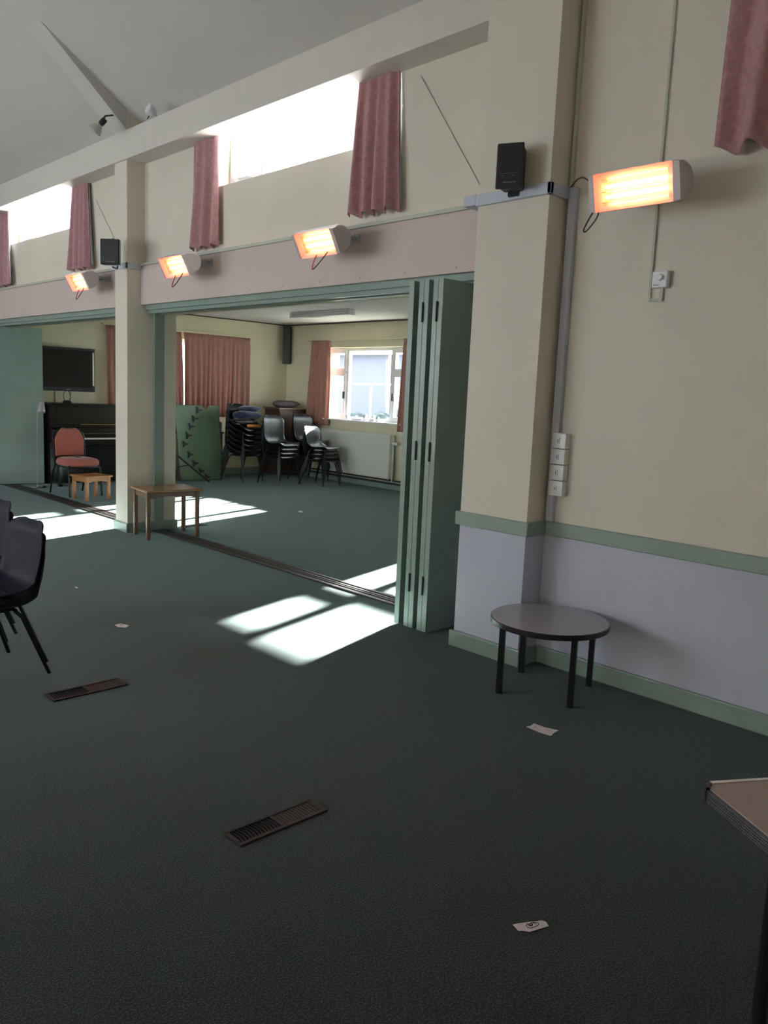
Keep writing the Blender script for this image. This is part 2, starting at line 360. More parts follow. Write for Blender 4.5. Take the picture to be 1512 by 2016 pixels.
# floor tracks
for i, (y0, y1, lb) in enumerate(((3.17, 7.62, 'brown metal floor track across the near opening'), (7.92, 12.08, 'brown metal floor track across the far opening'))):
    b = MB(); b.box(4.02, 4.20, y0, y1, 0, 0.004, bronze); b.box(4.02, 4.055, y0, y1, 0.004, 0.010, bronze); b.box(4.085, 4.10, y0, y1, 0.004, 0.009, bronze); b.box(4.12, 4.135, y0, y1, 0.004, 0.009, bronze); b.box(4.17, 4.20, y0, y1, 0.004, 0.009, bronze)
    struct(b.build('trim_%d' % (11+i)), lb, 'floor track')

# windows -----------------------------------------------------------
def frame_rect(b, x0, x1, y0, y1, z0, z1, t, m):
    b.box(x0, x1, y0, y0+t, z0, z1, m); b.box(x0, x1, y1-t, y1, z0, z1, m); b.box(x0, x1, y0+t, y1-t, z0, z0+t, m); b.box(x0, x1, y0+t, y1-t, z1-t, z1, m)
def side_window(name, y0, y1, label, fixed_transom):
    z0, z1 = WZ; xg = 9.2
    root = thing(name, (0, 0, 0), 0, label, 'window', kind='structure')
    b = MB(); frame_rect(b, xg-0.03, xg+0.04, y0, y1, z0, z1, 0.05, pvc)
    my = (y0+0.40, y1-0.48)
    mh = .045 if fixed_transom else .03
    for y in my: b.box(xg-0.03, xg+0.04, y-mh, y+mh, z0+.05, z1-.05, pvc)
    segs = [(y0+.05, my[0]-.03, 1), (my[0]+.03, my[1]-.03, 0), (my[1]+.03, y1-.05, 1)]
    for a, c, cas in segs:
        if cas: b.box(xg-0.03, xg+0.04, a, c, 1.82, 1.87, pvc)
        elif fixed_transom: b.box(xg-0.03, xg+0.04, a, c, 1.69, 1.85, pvc)
    b.build('window_frame', root)
    s = MB(); g = MB()
    for a, c, cas in segs:
        if cas:
            for za, zb in ((z0+.05, 1.82), (1.87, z1-.05)):
                frame_rect(s, xg-0.045, xg+0.02, a, c, za, zb, 0.04, pvc); g.box(xg-0.006, xg+0.002, a+.03, c-.03, za+.03, zb-.03, glass)
        else: g.box(xg-0.006, xg+0.002, a, c, z0+.05, z1-.05, glass)
    s.build('casement_sash', root); g.build('glass', root)
    h = MB()
    for y in (my[0]-0.05, my[1]+0.05): h.box(xg-0.075, xg-0.045, y-0.012, y+0.012, 1.40, 1.52, steel)
    h.build('handle', root)
    sl = MB(); sl.box(8.99, 9.19, y0-0.02, y1+0.02, z0-0.02, z0+0.004, pvc); sl.build('window_sill', root, bevel=0.003)
side_window('window_1', *WA, 'white framed side room window above the radiator', False)
side_window('window_2', *WB, 'white framed side room window behind the folded doors', True)
def high_window(name, y0, y1, label, x0=XU):
    z0, z1 = 3.2, 3.76; xg = x0+0.15
    root = thing(name, (0, 0, 0), 0, label, 'window', kind='structure')
    b = MB(); frame_rect(b, xg-.03, xg+.03, y0, y1, z0, z1, 0.045, pvc)
    n = 4; st = (y1-y0)/n
    for k in range(1, n): b.box(xg-.03, xg+.03, y0+k*st-.025, y0+k*st+.025, z0+.045, z1-.045, pvc)
    b.build('window_frame', root)
    s = MB(); g = MB(); h = MB()
    for k in range(n):
        a, c = y0+k*st+.03, y0+(k+1)*st-.03
        if k in (0, n-1): frame_rect(s, xg-.045, xg+.01, a, c, z0+.045, z1-.045, .035, pvc); h.box(xg-.08, xg-.045, (a+c)/2-.08, (a+c)/2+.08, z0+.05, z0+.065, pvc)
        g.box(xg-.003, xg+.003, a, c, z0+.05, z1-.05, glass)
    s.build('casement_sash', root); g.build('glass', root); h.build('stay', root)
high_window('window_3', 4.15, 6.33, 'high clerestory window above the near opening')
high_window('window_4', 9.05, 11.27, 'high clerestory window above the far opening')
high_window('window_5', -0.4, 1.55, 'high clerestory window behind the right curtain', XW)
# end wall window behind the drawn curtains
root = thing('window_6', (0, 0, 0), 0, 'window in the end wall behind drawn terracotta curtains', 'window', kind='structure')
b = MB(); b.box(5.85, 8.0, 12.22, 12.27, 1.1, 1.15, pvc); b.box(5.85, 8.0, 12.22, 12.27, 2.2, 2.25, pvc)
for x in (5.85, 6.5, 7.25, 7.95): b.box(x, x+.05, 12.22, 12.27, 1.1, 2.25, pvc)
b.build('window_frame', root); MB().box(5.9, 7.95, 12.24, 12.246, 1.15, 2.2, glass).build('glass', root)
for k, (a, c) in enumerate(HW):
    root = thing('window_%d' % (7+k), (0, 0, 0), 0, 'tall window in the wall opposite, %s' % ('the nearer one', 'the farther one')[k], 'window', kind='structure')
    b = MB(); frame_rect(b, -3.78, -3.72, a, c, HZ[0], HZ[1], .05, pvc)
    b.box(-3.78, -3.72, (a+c)/2-.03, (a+c)/2+.03, HZ[0], HZ[1], pvc); b.build('window_frame', root)
    MB().box(-3.753, -3.747, a+.05, c-.05, HZ[0]+.05, HZ[1]-.05, glass).build('glass', root)

# outside ------------------------------------------------------------
b = MB(); b.box(9.45, 60, -20, 40, -0.6, -0.3, grass); struct(b.build('ground_outside'), 'grass outside the side room windows', 'ground')
bd = thing('brick_building', (22, 24, -0.3), 0, 'pale brick building seen through the side room window', 'building')
MB().box(0, 6, -9, 9, 0, 3.3, brick).build('wall', bd)
b = MB(); b.box(-0.3, 6.3, -9.3, 9.3, 3.3, 3.5, pvc); b.build('roof', bd)
for y in (-3.0, 2.0, 5.5):
    f = MB(); frame_rect(f, -0.04, 0.05, y, y+1.3, 1.0, 2.2, 0.08, pvc); fo = f.build('window', bd); MB().box(-.01, .0, y+.08, y+1.22, 1.08, 2.12, screenm).build('pane', fo)
MB().tube([(-0.08, -1.2, 0), (-0.08, -1.2, 3.3)], 0.06, pvc).build('drainpipe', bd)
fe = thing('garden_rail', (17.5, 19, -0.3), 0, 'white garden railing in front of the brick building', 'railing')
b = MB(); b.tube([(0, -5, 2.1), (0, 5, 2.1)], .03, pvc); b.build('top_rail', fe)
for y in range(-5, 6, 1): MB().tube([(0, y, 0), (0, y, 2.1)], .03, pvc).build('post', fe)
b = MB()
rnd = random.Random(3)
for k in range(40):
    cx, cy, cz, r = rnd.uniform(-.3, .3), rnd.uniform(-4, 4), rnd.uniform(0.4, 1.3), rnd.uniform(.25, .45)
    b.lathe([(r*math.sin(a), -r*math.cos(a)) for a in [PI*i/6+.01 for i in range(7)]], leafm, 8, Matrix.Translation((cx, cy, cz)), cap=False)
tag(b.build('hedge', loc=(15.5, 16.7, -.3)), 'low green hedge outside the window', 'hedge')

# folding doors ---------------------------------------------------------
fd = thing('door_1', (3.69, 3.55, 0), 0, 'sage green concertina doors folded together beside the pier', 'folding door', kind='structure')
leaves = [(3.648, 3.690), (3.563, 3.604), (3.521, 3.561), (3.445, 3.485), (3.403, 3.443)]
hb = [(3.5415, 0), (3.464-0.02, 0)]
for i, (a, c) in enumerate(leaves):
    lf = MB(); lf.box(0, 0.71, a-3.55, c-3.55, 0.012, 2.205, sage); o = lf.build('door_panel', fd, bevel=0.002)
    if i in (1, 3):
        ym = (leaves[i][0]+leaves[i+1][1])/2-3.55
        for z in (0.25, 1.1, 1.95):
            MB().tube([(-0.006, ym, z), (-0.006, ym, z+.12)], 0.006, steel, 6).build('hinge', o)
    if i == 4:
        MB().box(0.01, 0.70, a-3.55-0.004, a-3.55, 0.012, 0.19, sage).build('kick_plate', o)
d2 = thing('door_2', (3.72, 12.04, 0), math.radians(-11), 'open sage green folding door leaf at the far opening', 'folding door', kind='structure')
p = MB().box(0, 0.86, -.02, .02, 0.012, 2.205, sage).build('door_panel', d2, bevel=.002)
MB().box(0.01, .85, -.024, -.02, .012, .19, sage).build('kick_plate', p)
MB().tube([(0.3, 0, 2.205), (0.3, 0, 2.25)], .01, steel, 8).build('track_hanger', p)

# conduits and trunking -------------------------------------------------
b = MB(); b.box(3.885, 3.907, 3.24, 7.644, 2.638, 2.662, conduit_m); tag(b.build('cable_conduit'), 'thin grey conduit along the fascia over the near opening', 'conduit')
b = MB(); b.box(3.885, 3.907, 7.95, 12.1, 2.638, 2.662, conduit_m); tag(b.build('cable_conduit'), 'thin grey conduit along the fascia over the far opening', 'conduit')
b = MB()
b.box(3.645, 3.67, 2.64, 3.15, 2.575, 2.635, trunkm); b.box(3.645, 3.907, 3.15, 3.24, 2.580, 2.640, trunkm)
b.box(3.645, 3.845, 2.64, 2.665, 2.575, 2.635, trunkm); b.box(3.815, 3.845, 2.60, 2.645, 0.832, 2.635, trunkm)
tag(b.build('white_trunking', bevel=.003), 'white cable trunking wrapped round the pier and down the corner', 'trunking')
b = MB(); b.box(3.745, 3.765, 7.624, 7.94, 2.600, 2.655, trunkm); b.box(3.745, 3.90, 7.624, 7.644, 2.600, 2.655, trunkm); b.box(3.765, 3.907, 7.9, 7.94, 2.6, 2.655, trunkm)
tag(b.build('white_trunking', bevel=.003), 'short pale trunking wrapped round the column', 'trunking')
b = MB(); b.box(3.825, 3.845, 2.633, 2.65, 2.635, 4.1, conduit_m); tag(b.build('cable_conduit'), 'cream conduit rising in the corner above the white trunking', 'conduit')
b = MB(); b.box(3.833, 3.845, 2.128, 2.140, 2.02, 4.1, conduit_m); tag(b.build('cable_conduit'), 'thin conduit dropping behind the right heater to the thermostat', 'conduit')
for pts, lb in ((((3.945, 3.93, 3.53), (3.945, 3.39, 2.79)), 'thin diagonal cable on the wall towards the pier loudspeaker'), (((3.945, 8.72, 3.41), (3.945, 8.29, 2.97)), 'thin diagonal cable on the wall towards the column loudspeaker')):
    tag(MB().tube(pts, .003, conduit_m, 6).build('wall_cable'), lb, 'cable')
# wall controls
t = thing('thermostat', (3.845, 2.075, 2.08), 0, 'small white round-dial thermostat on the cream wall', 'thermostat')
MB().box(-.032, 0, -.042, .042, 0, .082, pvc).build('case', t, bevel=.006)
MB().lathe([(.017, 0), (.017, .008), (.012, .012)], pvc, 24, Matrix.Translation((-.032, -.003, .05)) @ Matrix.Rotation(-PI/2, 4, 'Y')).build('dial', t)
MB().box(-.034, -.0315, .0, .03, .012, .015, blackm).build('slot', t)
MB().box(-.012, 0, -.012, .05, -.062, -.048, conduit_m).box(-.012, 0, -.012, .006, -.05, 0, conduit_m).build('cable_cover', t)
words = ('topmost', 'second from the top', 'third from the top', 'lowest')
swg = None
for k in range(4):
    z = 1.245 - k*0.088
    t = thing('wall_switch', (3.845, 2.583, z), 0, 'white heater switch box beside the corner trunking, %s of four' % words[k], 'switch', 'switch boxes by the trunking')
    MB().box(-.045, 0, -.045, .045, 0.002, .086, pvc).build('back_box', t, bevel=.003)
    r = MB().box(-.050, -.044, -.008, .012, .028, .06, pvc).build('rocker', t, bevel=.002)
    MB().box(-.0510, -.0500, -.001, .004, .036, .052, greymark).build('mark', r)

# heaters ---------------------------------------------------------------
def make_heater(y, x, z, tilt, wallx, label, w=0.47, cord=None):
    t = thing('infrared_heater', (x, y, z), 0, label, 'heater', 'glowing infrared heaters')
    Rt = Matrix.Rotation(tilt, 4, 'Y')      # tips the front downwards
    h, dp = 0.178, 0.125
    # housing: rounded tube-like body with funnel front. local: front looks -x
    b = MB(); n = 14
    outer = []
    for i in range(n+1):
        a = -PI/2 + PI*i/n; outer.append((0.02+ (dp-0.02)*math.cos(a), h/2*math.sin(a)))
    outer = [(-0.035, -h/2*0.97)] + outer + [(-0.035, h/2*0.97)]
    ys = [(-w/2, .80), (-w/2+.012, .93), (-w/2+.035, 1), (w/2-.035, 1), (w/2-.012, .93), (w/2, .80)]
    vs = []; k = len(outer)
    for yy, s in ys:
        for (px, pz) in outer: vs.append(Rt @ Vector((px*(s if px > 0 else 1)-0.0, yy, pz*s)))
    fs = [(i*k+j, i*k+j+1, (i+1)*k+j+1, (i+1)*k+j) for i in range(len(ys)-1) for j in range(k-1)]
    fs += [tuple(range(k)), tuple(range((len(ys)-1)*k, len(ys)*k))]
    b.add(vs, fs, greybody)
    # bezel ring, slope added to catch red light in place of a glow halo
    def ring(y0, y1, z0, z1, xx): return [Rt @ Vector((xx, yy, zz)) for yy, zz in ((y0, z0), (y1, z0), (y1, z1), (y0, z1))]
    # the open side is at -y .. +y with a wide cheek on the near (-y) end
    ck = .032; gy0, gy1, gz = -w/2+0.078, w/2-0.055, h/2-0.036
    r0 = ring(-w/2+ck, w/2-ck*.8, -h/2*.97, h/2*.97, -.035); r1 = ring(gy0-.008, gy1+.008, -gz-.008, gz+.008, -.004); r2 = ring(gy0, gy1, -gz, gz, .012); r3 = ring(gy0+.01, gy1-.01, -gz+.012, gz-.012, .045)
    b.add(r0+r1, [(i, (i+1) % 4, 4+(i+1) % 4, 4+i) for i in range(4)], greybody)
    for ya, yb in ((-w/2-.002, -w/2+ck), (w/2-ck*.8, w/2+.002)):
        q8 = [Rt @ Vector((xx, yy, zz*(.93 if abs(yy) > w/2 else 1))) for xx in (-.035, .01) for yy in (ya, yb) for zz in (-h/2*.97, h/2*.97)]
        b.add(q8, [(0, 1, 3, 2), (4, 6, 7, 5), (0, 4, 5, 1), (2, 3, 7, 6), (0, 2, 6, 4), (1, 5, 7, 3)], greybody)
    hs = b.build('housing', t, smooth=False)
    b = MB(); b.add(r1+r2+r3, [(i, (i+1) % 4, 4+(i+1) % 4, 4+i) for i in range(4)]+[(4+i, 4+(i+1) % 4, 8+(i+1) % 4, 8+i) for i in range(4)]+[(8, 9, 10, 11)], reflm)
    b.build('reflector', t)
    for zz in (-0.024, 0.022):
        a = Rt @ Vector((.022, gy0+.012, zz)); c = Rt @ Vector((.022, gy1-.012, zz))
        MB().tube([a, c], 0.0095, tubeglow, 10).build('glowing_element', t)
    b = MB(); 
    for zz in (-.048, 0.0, .048): b.tube([Rt @ Vector((-.012, gy0-.004, zz)), Rt @ Vector((-.012, gy1+.004, zz))], .0015, chrome, 5)
    b.build('guard_wire', t)
    q = Rt @ Vector((dp-.005, 0, 0))
    b = MB(); b.box(q.x-.02, wallx-x, -.09, -.07, q.z-.01, q.z+.01, lampm); b.box(q.x-.02, wallx-x, .07, .09, q.z-.01, q.z+.01, lampm); b.box(wallx-x-.006, wallx-x, -.11, .11, q.z-.03, q.z+.03, lampm)
    b.build('wall_bracket', t)
    if cord:
        pts = [Vector(p)-Vector((x, y, z)) for p in cord]
        # smooth catmull
        out = []
        for i in range(len(pts)-1):
            p0 = pts[max(i-1, 0)]; p1 = pts[i]; p2 = pts[i+1]; p3 = pts[min(i+2, len(pts)-1)]
            for s in range(6):
                u = s/6; out.append(0.5*((2*p1)+(-p0+p2)*u+(2*p0-5*p1+4*p2-p3)*u*u+(-p0+3*p1-3*p2+p3)*u**3))
        out.append(pts[-1]); MB().tube(out, .0042, cordm, 6).build('power_cord', t)
make_heater(2.095, 3.56, 2.508, math.radians(-15), XW, 'right-hand glowing infrared heater on the cream wall beside the pier', 0.46,
            [(3.83, 2.65, 2.635), (3.75, 2.54, 2.655), (3.66, 2.42, 2.60), (3.60, 2.33, 2.48), (3.62, 2.33, 2.42), (3.67, 2.42, 2.365), (3.66, 2.43, 2.375), (3.61, 2.34, 2.45), (3.60, 2.28, 2.47)])
for (y, lb) in ((4.53, 'large glowing infrared heater on the pink fascia below the bright clerestory window'), (6.45, 'glowing infrared heater on the pink fascia just right of the column'), (8.42, 'small distant glowing infrared heater on the fascia left of the column')):
    make_heater(y, 3.63, 2.513, math.radians(-28), 3.907, lb, 0.44,
                [(3.63, y-.10, 2.44), (3.62, y-.02, 2.37), (3.60, y+.02, 2.33), (3.61, y+.03, 2.37), (3.63, y+.02, 2.43)])

# wall speakers -----------------------------------------------------------
sp = thing('wall_speaker', (3.60, 2.86, 2.60), math.radians(24), 'black loudspeaker on the front of the wide pier', 'loudspeaker', 'black wall loudspeakers')
b = MB(); b.prism([(-.07, -.065), (.045, -.055), (.045, .055), (-.07, .065)], .01, .225, blackm); b.build('cabinet', sp, bevel=.008)
b = MB(); b.box(-.085, -.068, -.072, .072, 0.0, .23, blackm); g = b.build('grille', sp, bevel=.008)
b = MB(); b.box(-.0865, -.085, -.05, .05, .075, .0765, greymark); b.box(-.0865, -.085, .025, .04, .063, .066, greymark); b.box(-.0865, -.085, -.035, -.015, .063, .066, greymark)
for q in range(7): b.box(-.0865, -.085, -.038+q*.01, -.031+q*.01, .028, .036, greymark)
b.build('printed_mark', g)
MB().box(.03, .075, -.03, .03, -.012, .02, blackm).box(.045, .07, -.02, .02, 0, .18, blackm).build('bracket', sp)
sp = thing('wall_speaker', (3.62, 7.63, 2.60), math.radians(44), 'black loudspeaker in a U bracket on the slim column', 'loudspeaker', 'black wall loudspeakers')
b = MB(); b.prism([(-.08, -.09), (-.02, -.08), (-.02, .08), (-.08, .09)], 0, .235, lampm); b.build('cabinet', sp, bevel=.006)
b = MB(); b.box(-.10, -.078, -.092, .092, 0.0, .235, blackm); g = b.build('grille', sp, bevel=.01)
b = MB()
for q in range(8): b.box(-.1012, -.10, -.05+q*.012, -.042+q*.012, .022, .029, greymark)
b.build('printed_mark', g)
MB().tube([(-.02, 0, .245), (.09, 0, .245), (.105, 0, .23), (.105, 0, .0), (.09, 0, -.012), (-.02, 0, -.012)], .008, blackm).build('bracket', sp)

# curtains ------------------------------------------------------------------
def smooth_noise(r, n):
    return [r.uniform(-1, 1) for _ in range(n)]
def curtain(name, a0, a1, b0, b1, zt, zb, axis, off, folds, amp, m, label, group=None, lining=None, seed=1, side=-1, hem=0.0):
    """a0..a1 = extent at top, b0..b1 = extent at bottom along 'axis'"""
    r = random.Random(seed); ph = [r.uniform(0, 6.28) for _ in range(4)]; nu = folds*10+1; nv = 22
    def f(u, v, o=0.0):
        lo = a0+(b0-a0)*v**.8; hi = a1+(b1-a1)*v**.8
        uu = u+0.012*math.sin(u*17+ph[2]+v*2)
        pos = lo+(hi-lo)*uu
        w_ = math.sin(2*PI*folds*u+ph[0]+.5*math.sin(3*v+ph[1])) + .35*math.sin(2*PI*folds*.43*u+ph[1]+v)
        A = amp*(0.45+0.75*v); 
        if v < 0.07: w_ = math.sin(2*PI*folds*2*u+ph[0]); A = amp*.3
        d = off+side*(A*(w_+1.35))+o
        z = zt+(zb-zt)*v + hem*v**6*math.sin(2*PI*folds*u+ph[0])*.5
        return (pos, d, z) if axis == 'x' else (d, pos, z)
    root = thing(name, ((a0+a1)/2 if axis == 'x' else off, off if axis == 'x' else (a0+a1)/2, zb), 0, label, 'curtain', group)
    L = Vector(root.location)
    MB().grid(nu, nv, lambda u, v: Vector(f(u, v))-L, m).build('drape', root, solid=.004, smooth=True)
    if lining: MB().grid(nu, nv, lambda u, v: Vector(f(u, v*.965, -side*.012))-L, liningm).build('lining', root, solid=.002, smooth=True)
    return root
g1 = 'dusty pink curtains at the high windows'
curtain('curtain', 4.50, 4.12, 4.51, 4.03, 3.70, 2.72, 'y', 3.935, 4, .030, rose, 'dusty pink curtain with white lining right of the bright high window', g1, lining=True, seed=2, hem=.03)
MB_l = curtain('curtain', 6.68, 6.29, 6.69, 6.23, 3.70, 2.70, 'y', 3.935, 3, .030, rose, 'dusty pink curtain left of the bright high window, above the second heater', g1, seed=5, hem=.02)
curtain('curtain', 9.22, 8.85, 9.26, 8.70, 3.70, 2.71, 'y', 3.935, 4, .030, rose, 'dusty pink curtain left of the column above the distant heater', g1, lining=True, seed=8, hem=.02)
curtain('curtain', 11.75, 11.18, 11.85, 11.08, 3.70, 2.68, 'y', 3.935, 4, .030, rose, 'dusty pink curtain at the left edge beside the small high window', g1, lining=True, seed=11, hem=.02)
curtain('curtain', 1.80, 0.9, 1.83, 0.85, 3.95, 2.665, 'y', 3.83, 6, .034, rose, 'large dusty pink curtain at the top right corner', g1, lining=True, seed=13, hem=.04)
g2 = 'terracotta curtains in the side room'
curtain('curtain', 6.91, 8.20, 6.93, 8.16, 2.36, 1.0, 'x', 12.07, 13, .026, terra, 'wide drawn terracotta curtain behind the green board', g2, seed=3)
curtain('curtain', 5.58, 6.86, 5.60, 6.885, 2.36, 1.0, 'x', 12.07, 12, .026, terra, 'drawn terracotta curtain beside the television', g2, seed=4)
curtain('curtain', 11.36, 10.86, 11.42, 10.80, 2.365, .93, 'y', 9.02, 5, .026, terra, 'open terracotta curtain left of the bright side room window', g2, seed=6)
curtain('curtain', 9.08, 8.6, 9.10, 8.55, 2.365, .93, 'y', 9.02, 5, .026, terra, 'terracotta curtain mostly hidden behind the folded doors', g2, seed=9)
tag(MB().box(5.55, 8.25, 12.055, 12.10, 2.365, 2.39, cream2).build('curtain_rail'), 'cream curtain rail above the drawn terracotta curtains', 'curtain rail')
tag(MB().box(8.985, 9.04, 8.5, 11.45, 2.37, 2.392, cream2).build('curtain_rail'), 'cream curtain rail above the side room window', 'curtain rail')

# spotlights ---------------------------------------------------------------
t = thing('spotlight', (3.50, 7.60, 3.86), 0, 'bare reflector spotlight with black socket at the beam haunch', 'spotlight')
dr = Vector((-.35, .45, -.55)).normalized(); q = dr.to_track_quat('Z', 'Y').to_matrix().to_4x4()
MB().lathe([(.024, -.045), (.027, -.03), (.027, .01), (.022, .02)], blackm, 20, q).build('socket', t)
MB().lathe([(.018, .015), (.024, .03), (.055, .075), (.060, .095), (.058, .105), (.04, .112), (.001, .114)], lensm, 28, q).build('bulb', t, smooth=True)
MB().tube([(0, 0, 0), (.05, .04, .08), (.15, .08, .12), (.265, .1, .10)], .008, blackm, 8).build('stem', t)
t = thing('spotlight', (3.74, 7.05, 3.89), 0, 'small pale spotlight on top of the beam right of the haunch', 'spotlight')
MB().lathe([(.03, 0), (.045, .03), (.05, .06), (.045, .075)], pvc, 20, Matrix.Rotation(-1.2, 4, 'Y')).build('head', t)
MB().tube([(0, 0, 0), (.02, .0, -.03)], .01, pvc).build('base', t); MB().tube([(-.02, .01, .02), (-.05, .05, -.05)], .004, blackm).build('cord', t)

# ceiling light in side room
t = thing('ceiling_light', (7.68, 9.48, 2.66), 0, 'unlit fluorescent batten on the side room ceiling', 'ceiling light')
MB().box(-.045, .045, -.68, .68, -.02, 0, pvc).build('base', t)
MB().box(-.055, .055, -.66, .66, -.075, -.02, diff).build('diffuser', t, bevel=.015)
for y in (-.67, .67): MB().box(-.056, .056, y-.015, y+.015, -.077, -.005, pvc).build('end_cap', t, bevel=.004)
# tall corner speaker
t = thing('column_speaker', (8.975, 12.02, 1.965), math.radians(40), 'tall black column loudspeaker in the side room corner', 'loudspeaker')
MB().box(-.085, .085, -.07, .06, 0, .66, blackm).build('cabinet', t, bevel=.004)
g = MB().box(-.08, .08, -.078, -.07, .03, .65, blackm).build('grille', t); MB().box(-.07, -.01, -.08, -.078, .008, .02, pvc).build('badge', t)

# radiator -----------------------------------------------------------------
t = thing('radiator', (8.93, 10.0, 0.18), 0, 'long white panel radiator under the side room window', 'radiator')
b = MB(); b.box(-.05, -.035, -.84, .86, 0, .69, radm); b.box(.03, .045, -.84, .86, 0, .69, radm)
for k in range(56): y = -.80+k*.0295; b.box(-.053, -.05, y, y+.016, .03, .65, radm)
b.build('panel', t, bevel=.0)
for ya, yb in ((-.845, -.82), (.84, .865)): MB().box(-.055, .05, ya, yb, 0, .695, radm).build('side_cover', t, bevel=.004)
b = MB()
b.box(-.055, -.04, -.84, .86, .688, .696, radm); b.box(.035, .05, -.84, .86, .688, .696, radm)
for k in range(70): y = -.83+k*.024; b.box(-.04, .035, y, y+.008, .688, .694, radm)
b.build('top_grille', t)
MB().tube([(0, -.82, .56), (0, -.90, .56)], .02, pvc, 12).tube([(0, -.90, .56), (0, -.94, .56)], .026, pvc, 14).build('valve', t)
b = MB(); b.tube([(0, -.87, .56), (0, -.87, -.04)], .008, radm, 8); b.tube([(0, -.78, 0), (0, -.78, -.07)], .01, chrome, 8); b.build('tail_pipe', t)
b = MB(); b.tube([(8.96, 3.0, .155), (8.96, 11.9, .155)], .014, pipem, 10); b.tube([(8.96, 3.0, .105), (8.96, 11.9, .105)], .014, pipem, 10)
tag(b.build('heating_pipes'), 'pair of dark heating pipes running below the radiator', 'pipe')
# things on the sill
def cup(y, lb, r=.03, h=.075, m=lampm, x=9.08):
    t = thing('cup', (x, y, WZ[0]+.005), 0, lb, 'cup', 'small cups on the window sill')
    MB().lathe([(r*.75, 0), (r, h), (r*.9, h), (r*.68, .006)], m, 20).build('body', t, smooth=True)
    return t
cup(10.43, 'small grey cup on the sill at the left of the clear pane'); cup(9.98, 'tapered metal cup on the sill below the middle of the clear pane', .035, .10); cup(9.68, 'small grey cup on the sill nearest the folded doors')
tag(MB().box(9.06, 9.15, 10.05, 10.3, WZ[0]+.004, WZ[0]+.035, paperm).build('tissue_packet', bevel=.01), 'flat white packet on the sill left of the tapered cup', 'packet')
tag(MB().box(9.06, 9.14, 9.74, 9.88, WZ[0]+.004, WZ[0]+.05, paperm).build('tissue_packet', bevel=.01), 'white packet on the sill right of the tapered cup', 'packet')

# floor vents -----------------------------------------------------------------
def vent(x, y, ln, wd, label, grp='metal floor vents'):
    t = thing('floor_vent', (x, y, 0), 0, label, 'floor vent', grp)
    b = MB(); fw = .016
    b.box(0, ln, 0, fw, 0, .007, steel); b.box(0, ln, wd-fw, wd, 0, .007, steel); b.box(0, fw, fw, wd-fw, 0, .007, steel); b.box(ln-fw, ln, fw, wd-fw, 0, .007, steel)
    b.build('frame', t, bevel=.002)
    MB().box(fw, ln-fw, fw, wd-fw, .0002, .001, pit_shade).build('opening', t)  # flat dark sheet on the carpet, painted shade instead of a hollow
    n = 26
    for half in (0, 1):
        b = MB()
        for k in range(n//2):
            kk = k+half*n//2; xx = fw+.006+(ln-2*fw-.012)*kk/(n-1); bow = .006
            pts = [(xx+bow*math.sin(PI*q/6)*(1 if not half else .2), fw+(wd-2*fw)*q/6, .0045) for q in range(7)]
            if half: b.box(xx-.004, xx+.006, fw, wd-fw, .001, .0045, steel)
            else: b.tube(pts, .0019, steel, 5)
        b.build('slats', t)
    MB().box(ln*.5-.006, ln*.5+.006, fw, wd-fw, .001, .0065, steel).build('divider', t)
vent(1.425, 2.092, .375, .108, 'nearer metal floor vent in the dark carpet foreground')
vent(1.440, 3.677, .375, .12, 'farther metal floor vent in the carpet near the dark chairs')
t = thing('floor_vent', (4.42, 7.64, 0), 0, 'small dull floor vent in the side room behind the coffee table', 'floor vent', 'metal floor vents')
MB().box(0, .28, 0, .10, 0, .004, steel).build('frame', t)
MB().box(.02, .26, .02, .08, .004, .005, pit_shade).build('opening', t)  # no hollow here, its shade is a dark sheet on the plate

# papers -----------------------------------------------------------------------
def paper(poly, label, marks=()):
    cx = sum(p[0] for p in poly)/len(poly); cy = sum(p[1] for p in poly)/len(poly)
    t = thing('paper_scrap', (cx, cy, 0), 0, label, 'paper', 'torn white paper scraps on the carpet')
    MB().prism([(x-cx, y-cy) for x, y in poly], .0015, .0024, paperm).build('sheet', t)
    for pts, r in marks: MB().tube([(x-cx, y-cy, .0026) for x, y in pts], r, inkm, 5).build('ink_mark', t)
def bp(px, py, z=0.0):
    v = D_ + R_*((px-756)/1600) + U_*((1008-py)/1600); k = (z-1.5)/v.z
    return (v.x*k, v.y*k)
P = lambda L: [bp(*q) for q in L]
PZ = lambda L: P([(980+a*140/1512, 1780+c*140/1512) for a, c in L])
circ = PZ([(630, 425), (615, 450), (598, 468), (610, 490), (645, 518), (690, 528), (740, 515), (800, 495), (850, 470), (872, 440), (850, 410), (800, 400), (760, 402), (720, 412)])
nine = PZ([(640, 458), (670, 440), (705, 425), (740, 445), (735, 472), (690, 480), (655, 468), (700, 462), (735, 455)])
one = PZ([(690, 425), (730, 408), (765, 412), (790, 430), (815, 442)])
paper(PZ([(315, 450), (430, 425), (570, 405), (720, 385), (940, 362), (1025, 392), (1085, 480), (950, 520), (680, 603), (500, 575), (440, 582), (375, 510)]), 'paper scrap with a circled number nearest the camera',
      [(circ, .0011), (nine, .0016), (one, .0014)])
PQ = lambda L: P([(980+a*160/1512, 1400+c*160/1512) for a, c in L])
paper(PQ([(530, 298), (600, 285), (675, 235), (860, 305), (1130, 365), (1040, 415), (985, 468), (780, 405)]), 'blank-looking paper scrap on the carpet in front of the round table', [(PQ([(665, 318), (712, 297)]), .0012)])
paper(P([(226, 1231), (238, 1228), (254, 1232), (248, 1236), (232, 1235)]), 'paper scrap on the open green carpet above the farther floor vent', [(P([(237, 1231), (242, 1231)]), .003)])
paper(P([(147, 1155), (152, 1157), (155, 1157), (150, 1159)]), 'tiny white paper fleck on the carpet right of the dark chairs')
